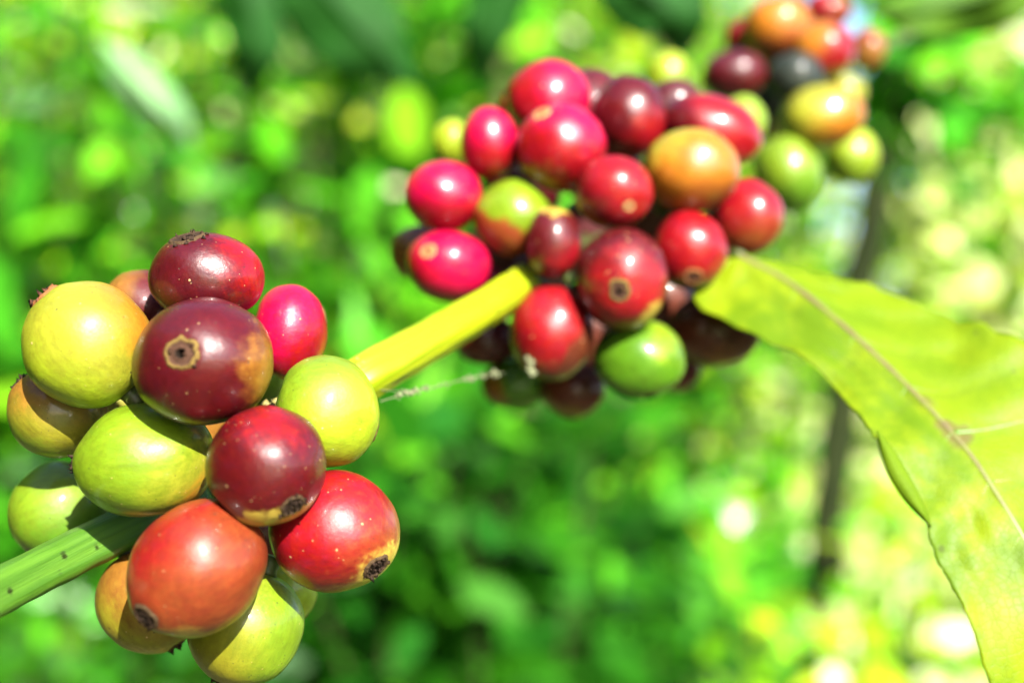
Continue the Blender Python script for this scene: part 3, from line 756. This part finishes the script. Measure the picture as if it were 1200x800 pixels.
for sgn in (-1, 1):
    for kk in range(1, 8):
        # side veins follow the pucker phase
        pl = []
        for q in range(26):
            t = 0.02 + q / 25 * 0.88
            u = (kk + 0.25 + t * (1.1 if sgn < 0 else 2.4)) / 9.0 - .02 * (1 - t)
            if u > 0.97 : break
            pl.append(leaf_surf(u, sgn * t) - LO + Vector((0, .00004, 0)))
        if len(pl) < 4: continue
        strong = (sgn == 1 and kk == 4)
        r = .00042 if strong else .00018
        v, f = tube(pl, [r * (1 - .7 * i / len(pl)) for i in range(len(pl))], 8)
        mesh_obj('side_vein', v, f, RIBG, leaf)
# brown bruise at the vein joint
BR = simple_mat('leaf_bruise', (0.24, 0.17, 0.08), (0.30, 0.36, 0.05), 900, 0.6, .4)
# rolled-under margin
outer = catmull([(1027, 507, .1605), (1031, 530, .1590), (1041, 556, .1575), (1055, 580, .1568), (1072, 600, .1562), (1090, 617, .1565)], 30)
inner = catmull([(1028, 504, .1605), (1047, 526, .1588), (1063, 552, .1574), (1076, 576, .1565), (1086, 598, .1560), (1092, 617, .1562)], 30)
V, F = [], []
for i in range(30):
    for j in range(9):
        t = j / 8
        q = inner[i] * (1 - t) + outer[i] * t
        V.append(P(q[0], q[1], q[2] - .0006 * math.sin(math.pi * t)) - LO)
for i in range(29):
    for j in range(8):
        a = i * 9 + j; F.append((a, a + 1, a + 10, a + 9))
o = mesh_obj('rolled_margin', V, F, LEAFD, leaf, attrs={'vein': [0] * len(V), 'side': [0] * len(V)})
o.modifiers.new('thick', 'SOLIDIFY').thickness = 0.0002
# petiole
v, f = tube([P(*q) - LO for q in catmull([(868, 300, .192), (845, 292, .200), (820, 275, .212), (800, 245, .222)], 16)], [.0009] * 16, 12)
mesh_obj('petiole', v, f, STALK, leaf)

# ------------------------------------------------------------------ background foliage
def foliage_material(name, rough=0.25, trans=0.4):
    m, n = new_mat(name)
    at = n.new('ShaderNodeAttribute', attribute_name='pigment').outputs['Color']
    tc = n.new('ShaderNodeTexCoord').outputs['Object']
    nz = n.noise(tc, 30.0, 3, .6)
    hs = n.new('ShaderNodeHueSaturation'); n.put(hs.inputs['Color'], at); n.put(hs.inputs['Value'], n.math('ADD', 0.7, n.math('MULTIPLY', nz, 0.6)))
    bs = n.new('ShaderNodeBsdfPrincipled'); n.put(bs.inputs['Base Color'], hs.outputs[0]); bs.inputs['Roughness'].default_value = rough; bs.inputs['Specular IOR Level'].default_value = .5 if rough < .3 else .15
    tr = n.new('ShaderNodeBsdfTranslucent'); n.put(tr.inputs['Color'], hs.outputs[0])
    mx = n.new('ShaderNodeMixShader'); mx.inputs[0].default_value = trans
    n.l.new(bs.outputs[0], mx.inputs[1]); n.l.new(tr.outputs[0], mx.inputs[2])
    finish(n, mx.outputs[0])
    return m
FOL = foliage_material('foliage_glossy', 0.22)
FOLD = foliage_material('foliage_dull', 0.45)
FOLT = foliage_material('foliage_thin', 0.5, 0.6)

PAL = dict(deep=[(.010, .075, .002), (.016, .10, .003), (.011, .085, .005)],  # deep and pale leaf tones also carry background shade and glare
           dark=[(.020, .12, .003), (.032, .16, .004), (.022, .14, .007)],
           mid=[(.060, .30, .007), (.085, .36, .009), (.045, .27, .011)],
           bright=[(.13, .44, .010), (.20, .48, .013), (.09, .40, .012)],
           yellow=[(.38, .56, .015), (.48, .60, .03), (.28, .52, .012)],
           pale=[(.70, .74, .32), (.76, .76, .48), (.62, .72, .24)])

def plants(specs, seed):
    """specs: list of (x, y, height, spread, stems, leaves per stem, leaf length, aspect, {palette: weight}, droop)"""
    r = np.random.default_rng(seed)
    VV, FF, CC = [], [], []
    off = 0
    shape = np.array([[0, 0, 0], [.30, .5, .03], [.70, .36, .02], [1, 0, -.06], [.70, -.36, .02], [.30, -.5, .03]])
    for (x, y, h, sp, ns, nl, ll, asp, pal, vert) in specs:
        names = list(pal); wts = np.array([pal[k] for k in names], float); wts /= wts.sum()
        for s in range(ns):
            az = r.uniform(0, 2 * np.pi); reach = sp * r.uniform(.3, 1.0); hh = h * r.uniform(.65, 1.08)
            b0 = np.array([x + r.normal(0, sp * .15), y + r.normal(0, sp * .15), 0])
            ts = np.linspace(0.12, 1.0, nl)
            ax = np.array([np.cos(az), np.sin(az), 0])
            sx = b0[None] + ax[None] * (reach * ts ** 1.8)[:, None] + np.array([0, 0, 1])[None] * (hh * (ts - .12 * ts ** 3) * 1.1)[:, None]
            # stem strip (thin, three sided would be overkill at this blur: a narrow square tube)
            kk = np.linspace(0, nl - 1, 8).astype(int)
            q = sx[kk]; q = np.vstack([b0, q]); w = np.linspace(.006, .0015, len(q)) * max(.6, h / 1.5)
            for a_ in range(4):
                pass
            ringo = np.array([[1, 1, 0], [-1, 1, 0], [-1, -1, 0], [1, -1, 0]])
            rv = (q[:, None, :] + ringo[None] * w[:, None, None]).reshape(-1, 3)
            fs = []
            for i in range(len(q) - 1):
                for e in range(4):
                    e2 = (e + 1) % 4
                    fs.append([i * 4 + e, i * 4 + e2, i * 4 + 4 + e2, i * 4 + 4 + e])
            VV.append(rv); FF.append(np.array(fs) + off); CC.append(np.tile(np.array([.05, .07, .02]), (len(rv), 1))); off += len(rv)
            # leaves
            n = nl
            la = r.uniform(0, 2 * np.pi, n); el = r.normal(vert, .45, n)
            dirv = np.stack([np.cos(la) * np.cos(el), np.sin(la) * np.cos(el), np.sin(el)], 1)
            upv = r.normal(0, .55, (n, 3)) + np.array([0, -.25, 1])
            sd = np.cross(dirv, upv); sd /= np.linalg.norm(sd, axis=1, keepdims=True) + 1e-9
            nn = np.cross(sd, dirv)
            L = ll * r.uniform(.55, 1.2, n)
            base = sx + r.normal(0, .02, (n, 3)) + dirv * L[:, None] * r.uniform(.0, .35, n)[:, None]
            lv = base[:, None, :] + (dirv[:, None, :] * shape[None, :, 0:1] + sd[:, None, :] * shape[None, :, 1:2] * asp + nn[:, None, :] * shape[None, :, 2:3]) * L[:, None, None]
            idx = np.arange(n)[:, None] * 6 + off
            f = np.concatenate([idx + np.array([0, 1, 4, 5]), ], 0)
            f2 = idx + np.array([1, 2, 3, 4])
            # two quads: base half and tip half
            VV.append(lv.reshape(-1, 3)); FF.append(f); FF.append(f2)
            pc = np.array([PAL[k][r.integers(0, 3)] for k in r.choice(names, size=n, p=wts)]) * r.uniform(.75, 1.25, (n, 1))
            CC.append(np.repeat(pc, 6, axis=0)); off += n * 6
    return np.vstack(VV), np.vstack(FF), np.vstack(CC)

def zone(pxr, yr, topy, n, seed, **kw):
    """plants standing in the wedge of ground seen between photo columns pxr, tops near photo row topy"""
    r = np.random.default_rng(seed); out = []
    for i in range(n):
        y = r.uniform(*yr); x = (r.uniform(*pxr) - 600) / FPX * y
        ty = r.uniform(*topy)
        h = max(.25, CAMZ - (ty - 400) / FPX * y)
        out.append((x, y, h, kw.get('spread', .35) * r.uniform(.7, 1.3), kw.get('stems', 7), kw.get('leaves', 34), kw.get('ll', .09), kw.get('asp', .38), kw['pal'], kw.get('vert', .1)))
    return out

def add_stuff(name, label, cat, specs, seed, mat=None):
    V, Fq, Cc = plants(specs, seed)
    o = big_mesh(name, V, Fq, mat or FOL, Cc)
    tag(o, label, cat, kind='stuff'); return o

# left: mixed green thicket with upright blades
add_stuff('thicket', 'blurred mid green thicket of leaves behind the nearest cluster on the left', 'undergrowth',
          zone((-120, 560), (2.0, 4.2), (-160, 200), 90, 1, pal=dict(deep=1, dark=1.6, mid=3.6, bright=4, yellow=2.2, pale=.9), ll=.085, asp=.5, leaves=50, spread=.3) +
          zone((60, 180), (2.4, 3.4), (230, 330), 9, 21, pal=dict(bright=3, yellow=4), ll=.06, asp=.5, spread=.16) +
          zone((380, 540), (2.6, 3.8), (60, 160), 9, 22, pal=dict(bright=4, yellow=3, pale=.6), ll=.06, asp=.5, spread=.2) +
          zone((140, 300), (2.4, 3.4), (-80, 20), 12, 23, pal=dict(bright=2, yellow=3, pale=3), ll=.06, asp=.5, spread=.15), 101)
add_stuff('tall_grass', 'blurred upright grass blades behind the space left of the middle cluster', 'grass',
          zone((-60, 600), (2.0, 3.0), (200, 420), 50, 2, pal=dict(mid=5, dark=1.5, bright=3), ll=.22, asp=.09, vert=1.15, leaves=14, stems=5, spread=.2), 102, FOLD)
add_stuff('dark_undergrowth', 'deep green undergrowth with painted shade below the middle cluster', 'undergrowth',
          zone((400, 660), (1.3, 2.4), (430, 640), 50, 3, pal=dict(deep=9, dark=3, mid=.8), ll=.085, asp=.5, leaves=46, spread=.24), 103, FOLD)  # undergrowth shade put into the deep leaf colours
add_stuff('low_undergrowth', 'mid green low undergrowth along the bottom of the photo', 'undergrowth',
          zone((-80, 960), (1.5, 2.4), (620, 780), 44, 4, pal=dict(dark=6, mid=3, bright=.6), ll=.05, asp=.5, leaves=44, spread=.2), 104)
add_stuff('upper_foliage', 'bright blurred foliage behind the top of the middle cluster', 'foliage',
          zone((440, 900), (3.0, 4.6), (-160, 40), 34, 5, pal=dict(dark=.8, mid=2, bright=4, yellow=4, pale=1.6), ll=.075, asp=.55, leaves=60, spread=.35), 105, FOLT)
add_stuff('sunlit_thicket', 'pale yellow green leaves with painted sunlight, under and behind the large leaf', 'foliage',
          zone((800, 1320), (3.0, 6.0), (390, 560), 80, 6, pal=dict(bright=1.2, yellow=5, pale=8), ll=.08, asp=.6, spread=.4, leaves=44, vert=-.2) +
          zone((640, 860), (3.4, 5.0), (380, 470), 22, 61, pal=dict(bright=3, yellow=4, pale=1), ll=.08, asp=.6, spread=.3, leaves=44), 106, FOLT)  # sunlight put into the pale and yellow leaf colours
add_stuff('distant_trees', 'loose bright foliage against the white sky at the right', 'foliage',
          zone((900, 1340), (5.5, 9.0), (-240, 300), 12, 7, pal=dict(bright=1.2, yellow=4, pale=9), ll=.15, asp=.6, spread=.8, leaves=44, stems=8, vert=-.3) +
          zone((1090, 1260), (4.0, 5.0), (-140, -60), 7, 71, pal=dict(mid=.5, bright=1.5, yellow=4, pale=5), ll=.13, asp=.6, spread=.3, leaves=50, stems=8, vert=-.3), 107, FOLT)  # glare of the open sky put into the pale leaf colours

add_stuff('leafy_undergrowth', 'fresh green undergrowth between the dark shade and the pale sunlit leaves', 'undergrowth',
          zone((620, 900), (1.7, 2.8), (520, 660), 34, 62, pal=dict(dark=1, mid=5, bright=3), ll=.07, asp=.5, leaves=44, spread=.22) +
          zone((900, 1080), (1.05, 1.22), (640, 720), 9, 63, pal=dict(bright=3, yellow=4, pale=2), ll=.05, asp=.6, leaves=30, spread=.08), 110)
add_stuff('broad_leaves', 'large soft green leaf shapes scattered through the thicket behind the fruit', 'foliage',
          zone((-120, 620), (1.8, 3.4), (-200, 300), 34, 64, pal=dict(deep=2, dark=3, mid=4, bright=2), ll=.17, asp=.4, leaves=14, spread=.3, vert=-.4), 111, FOLD)

# woodland round the clearing so the thicket continues out of frame
far = []
r_ = np.random.default_rng(55)
for i in range(110):
    a = r_.uniform(-1.25, .12); R_ = r_.uniform(5.5, 13)
    far.append((math.sin(a) * R_, math.cos(a) * R_, r_.uniform(4.5, 7), 1.2, 9, 60, .30, .55, dict(dark=1.5, mid=4, bright=3, yellow=2), -.1))
add_stuff('far_woods', 'continuous blurred green woodland closing the view at the left', 'woods', far, 108, FOLD)

beh = []  # unseen ring added to cut sky reflections, gap left towards the sun
r_ = np.random.default_rng(77)
for i in range(120):
    deg = r_.uniform(62, 292)
    if 134 < deg < 182: continue
    a = math.radians(deg); R_ = r_.uniform(2.6, 6)
    beh.append((math.sin(a) * R_, math.cos(a) * R_, (R_ * .75 + 1.2) if deg > 160 else 1.1, .9, 8, 50, .28, .55, dict(dark=5, mid=3), -.1))
add_stuff('sky_block_shrubs', 'unseen dense green shrubs added around the clearing to block low sky', 'shrubs', beh, 109, FOLD)

# ------------------------------------------------------------------ slender trunks
def bark(name, c1, c2, sc): return simple_mat(name, c1, c2, sc, 0.9, 0.8, .003, spec=.1)
tr = empty('sapling_tree', (P(980, 600, 1.3).x, 1.3, 0))
tag(tr, 'slender dark sapling trunk rising behind the large leaf', 'tree')
tp = [(985, 1750, 1.3), (965, 800, 1.3), (967, 690, 1.3), (974, 590, 1.3), (985, 470, 1.3), (1006, 340, 1.3), (1032, 210, 1.3), (1050, 80, 1.3), (1060, -60, 1.3), (1080, -250, 1.32)]
cc_ = catmull(tp, 60)
pp = [P(*q) - tr.location for q in cc_]
v, f = tube(pp, [.0215 - .004 * i / 59 for i in range(60)], 14, None, .3)
mesh_obj('trunk', v, f, bark('bark_dark', (.008, .013, .003), (.015, .02, .005), 40), tr)
for (a, b, c, r) in (((1045, 120, 1.3), (1090, 60, 1.27), (1180, -10, 1.2), .006), ((1040, 160, 1.3), (990, 90, 1.33), (930, -40, 1.35), .006)):
    q = catmull([a, b, c], 12); v, f = tube([P(*s) - tr.location for s in q], [r] * 12, 8); mesh_obj('limb', v, f, bpy.data.materials['bark_dark'], tr)
# its crown of leaves
def crown(name, pts, n, ll, pal, seed, parent, asp=.42, mat=None):
    r = np.random.default_rng(seed)
    shape = np.array([[0, 0, 0], [.30, .5, .03], [.70, .36, .02], [1, 0, -.06], [.70, -.36, .02], [.30, -.5, .03]])
    k = r.integers(0, len(pts), n)
    base = np.array([list(P(pts[i][0], pts[i][1], pts[i][2])) for i in k]) + r.normal(0, 1, (n, 3)) * np.array([pts[i][3] for i in k])[:, None]
    la = r.uniform(0, 2 * np.pi, n); el = r.normal(-.3, .5, n)
    dv = np.stack([np.cos(la) * np.cos(el), np.sin(la) * np.cos(el), np.sin(el)], 1)
    up = r.normal(0, .5, (n, 3)) + np.array([0, -.4, 1])
    sd = np.cross(dv, up); sd /= np.linalg.norm(sd, axis=1, keepdims=True); nn = np.cross(sd, dv)
    L = ll * r.uniform(.6, 1.2, n)
    lv = base[:, None] + (dv[:, None] * shape[None, :, 0:1] + sd[:, None] * shape[None, :, 1:2] * asp + nn[:, None] * shape[None, :, 2:3]) * L[:, None, None]
    lv = lv.reshape(-1, 3) - np.array(parent.location)
    idx = np.arange(n)[:, None] * 6
    Fq = np.concatenate([idx + np.array([0, 1, 4, 5]), idx + np.array([1, 2, 3, 4])])
    names = list(pal); w = np.array([pal[x] for x in names], float); w /= w.sum()
    pc = np.array([PAL[x][r.integers(0, 3)] for x in r.choice(names, size=n, p=w)])
    o = big_mesh(name, lv, Fq, mat or FOLD, np.repeat(pc, 6, axis=0)); o.parent = parent
    return o
crown('crown', [(1050, 60, 1.3, .03), (1090, 30, 1.25, .03), (1040, 130, 1.3, .025), (1070, 150, 1.3, .02), (1000, -20, 1.3, .05), (1190, 110, 1.3, .01)], 130, .07, dict(dark=5, mid=4, bright=2), 31, tr)

t2 = empty('thin_tree', (P(620, 600, 1.9).x, 1.9, 0))
tag(t2, 'faint pale brown stem standing in the shaded undergrowth below the middle cluster', 'tree')
cc_ = catmull([(655, 1320, 1.9), (640, 800, 1.9), (625, 640, 1.88), (618, 520, 1.86), (612, 440, 1.86), (600, 250, 1.9), (585, 20, 1.95), (580, -200, 2.0)], 50)
v, f = tube([P(*q) - t2.location for q in cc_], [.014 - .004 * i / 49 for i in range(50)], 12, None, .2)
mesh_obj('trunk', v, f, bark('bark_pale', (.075, .07, .025), (.04, .05, .015), 30), t2)
crown('crown', [(585, -60, 1.95, .10), (540, -140, 1.95, .12), (640, -150, 1.95, .12)], 160, .1, dict(mid=4, bright=2), 33, t2)

# ------------------------------------------------------------------ individual blurred leaves near the plant
def near_leaf(pts, width_px, mat, label, bend=.01, fold=.15):
    c = catmull(pts, 24)
    o0 = P(*pts[0])
    root = empty('coffee_leaf', o0)
    tag(root, label, 'leaf', 'coffee leaves around the fruit')
    V, F, VE = [], [], []
    mid = []
    for i in range(24):
        u = i / 23
        t = c[min(i + 1, 23)] - c[max(i - 1, 0)]
        nrm = np.array([-t[1], t[0]]); nrm = nrm / (np.linalg.norm(nrm) + 1e-9)
        w = width_px * (math.sin(math.pi * u ** .85) ** .8 if 0 < u < 1 else 0.02)
        for j in range(13):
            s = -1 + 2 * j / 12
            px = c[i][0] + nrm[0] * w * s; py = c[i][1] + nrm[1] * w * s
            d = c[i][2] * (1 + fold * .1 * abs(s) * w / width_px) + bend * .3 * math.sin(u * 16 + s) * abs(s)
            V.append(P(px, py, d) - o0); VE.append(math.exp(-(s / .08) ** 2))
        mid.append(P(c[i][0], c[i][1], c[i][2] - .001) - o0)
    for i in range(23):
        for j in range(12):
            a = i * 13 + j; F.append((a, a + 1, a + 14, a + 13))
    b = mesh_obj('blade', V, F, mat, root, attrs={'vein': VE, 'side': [0] * len(V)})
    b.modifiers.new('thick', 'SOLIDIFY').thickness = .0004
    v, f = tube(mid, [.0012 * (1 - .6 * i / 23) for i in range(24)], 8); mesh_obj('midrib', v, f, mat, root)
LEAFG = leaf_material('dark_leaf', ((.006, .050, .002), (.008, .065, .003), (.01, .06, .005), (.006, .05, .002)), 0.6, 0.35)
LEAFW = leaf_material('pale_leaf', ((.16, .36, .12), (.26, .46, .22), (.3, .4, .2), (.16, .36, .12)), 0.35, 0.4)
near_leaf([(118, 48, .85), (150, 85, .84), (185, 125, .84), (208, 150, .86), (226, 176, .88)], 26, LEAFW, 'blurred silvery pale leaf slanting down at the upper left')
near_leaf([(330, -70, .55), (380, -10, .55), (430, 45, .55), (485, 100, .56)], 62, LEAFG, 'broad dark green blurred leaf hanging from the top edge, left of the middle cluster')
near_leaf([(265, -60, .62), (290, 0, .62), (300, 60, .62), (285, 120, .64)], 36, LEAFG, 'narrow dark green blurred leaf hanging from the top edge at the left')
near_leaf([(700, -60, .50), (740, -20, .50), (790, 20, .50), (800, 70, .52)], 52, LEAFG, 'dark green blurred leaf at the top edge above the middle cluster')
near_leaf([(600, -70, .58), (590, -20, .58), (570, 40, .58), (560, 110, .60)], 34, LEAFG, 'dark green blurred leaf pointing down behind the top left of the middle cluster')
near_leaf([(1240, -60, .34), (1180, -15, .34), (1100, 10, .34), (1020, 15, .33)], 42, leaf_material('olive_leaf', ((.035, .10, .004), (.06, .14, .005), (.07, .12, .01), (.035, .10, .004)), .5, .35), 'blurred olive green leaf along the top right edge')

# ------------------------------------------------------------------ ground
gm, n = new_mat('meadow_ground')
tc = n.new('ShaderNodeTexCoord').outputs['Object']
nz = n.noise(tc, 1.3, 6, .6); nz2 = n.noise(tc, 14.0, 4, .7)
c = n.mix(n.smooth(nz, .4, .62), (.16, .30, .025, 1), (.36, .42, .08, 1))
c = n.mix(n.smooth(nz2, .5, .7, 0, .6), c, (.09, .14, .03, 1))
bs = n.new('ShaderNodeBsdfPrincipled'); n.put(bs.inputs['Base Color'], c); bs.inputs['Roughness'].default_value = .9
bp = n.new('ShaderNodeBump'); bp.inputs['Distance'].default_value = .05; n.l.new(nz2, bp.inputs['Height']); n.l.new(bp.outputs[0], bs.inputs['Normal'])
ln = n.vmath('LENGTH', tc, out=1)
n.put(bs.inputs['Base Color'], n.mix(n.smooth(n.math('ADD', ln, n.math('MULTIPLY', nz, 2.0)), 3.6, 5.2), n.mix(nz2, (.035, .05, .012, 1), (.07, .05, .025, 1)), c))
finish(n, bs.outputs[0])
gv, gf = [], []
N = 60
for i in range(N + 1):
    for j in range(N + 1):
        a = (i / N * 2 - 1); b = (j / N * 2 - 1)
        x = math.copysign(abs(a) ** 3 * 600, a); y = math.copysign(abs(b) ** 3 * 600, b)
        gv.append((x, y, -.03 + .05 * mnoise.noise(Vector((x * .3, y * .3, 0)))))
for i in range(N):
    for j in range(N):
        a = i * (N + 1) + j; gf.append((a, a + N + 1, a + N + 2, a + 1))
g = mesh_obj('ground', gv, gf, gm); tag(g, 'sunny grassy ground of the plantation', 'ground', kind='structure')

# ------------------------------------------------------------------ light and camera
sdir = Vector((.30, -.78, .55)).normalized()       # towards the sun
sun = bpy.data.lights.new('sun', 'SUN'); sun.energy = 5.0; sun.angle = math.radians(.5); sun.color = (1, .95, .86)
so = bpy.data.objects.new('sun', sun); COL.objects.link(so)
so.rotation_euler = sdir.to_track_quat('Z', 'Y').to_euler(); so.location = (2, -3, 5)
w = bpy.data.worlds.new('World'); scene.world = w; w.use_nodes = True
nt = w.node_tree; nt.nodes.clear()
sk = nt.nodes.new('ShaderNodeTexSky'); sk.sky_type = 'NISHITA'; sk.sun_disc = False
el = math.asin(sdir.z)
sk.sun_elevation = el; sk.sun_rotation = math.atan2(sdir.x, sdir.y)
sk.air_density = 0.7; sk.dust_density = 1.0; sk.ozone_density = 1.0
bg = nt.nodes.new('ShaderNodeBackground'); bg.inputs['Strength'].default_value = .11
ow = nt.nodes.new('ShaderNodeOutputWorld')
nt.links.new(sk.outputs[0], bg.inputs[0]); nt.links.new(bg.outputs[0], ow.inputs[0])

cam = bpy.data.cameras.new('camera'); co = bpy.data.objects.new('camera', cam); COL.objects.link(co)
co.location = (0, 0, CAMZ); co.rotation_euler = (math.radians(90), 0, 0)
cam.sensor_width = 36; cam.lens = 36 * FPX / W0
cam.clip_start = .005; cam.clip_end = 3000
cam.dof.use_dof = True; cam.dof.focus_distance = .140
cam.dof.aperture_fstop = cam.lens / 4.2       # 4 mm wide pupil
scene.camera = co
scene.render.engine = 'CYCLES'
scene.render.resolution_x = 1024; scene.render.resolution_y = 682
scene.view_settings.view_transform = 'Standard'; scene.view_settings.look = 'None'
scene.view_settings.exposure = 2.2; scene.view_settings.gamma = 1
scene.cycles.use_denoising = True
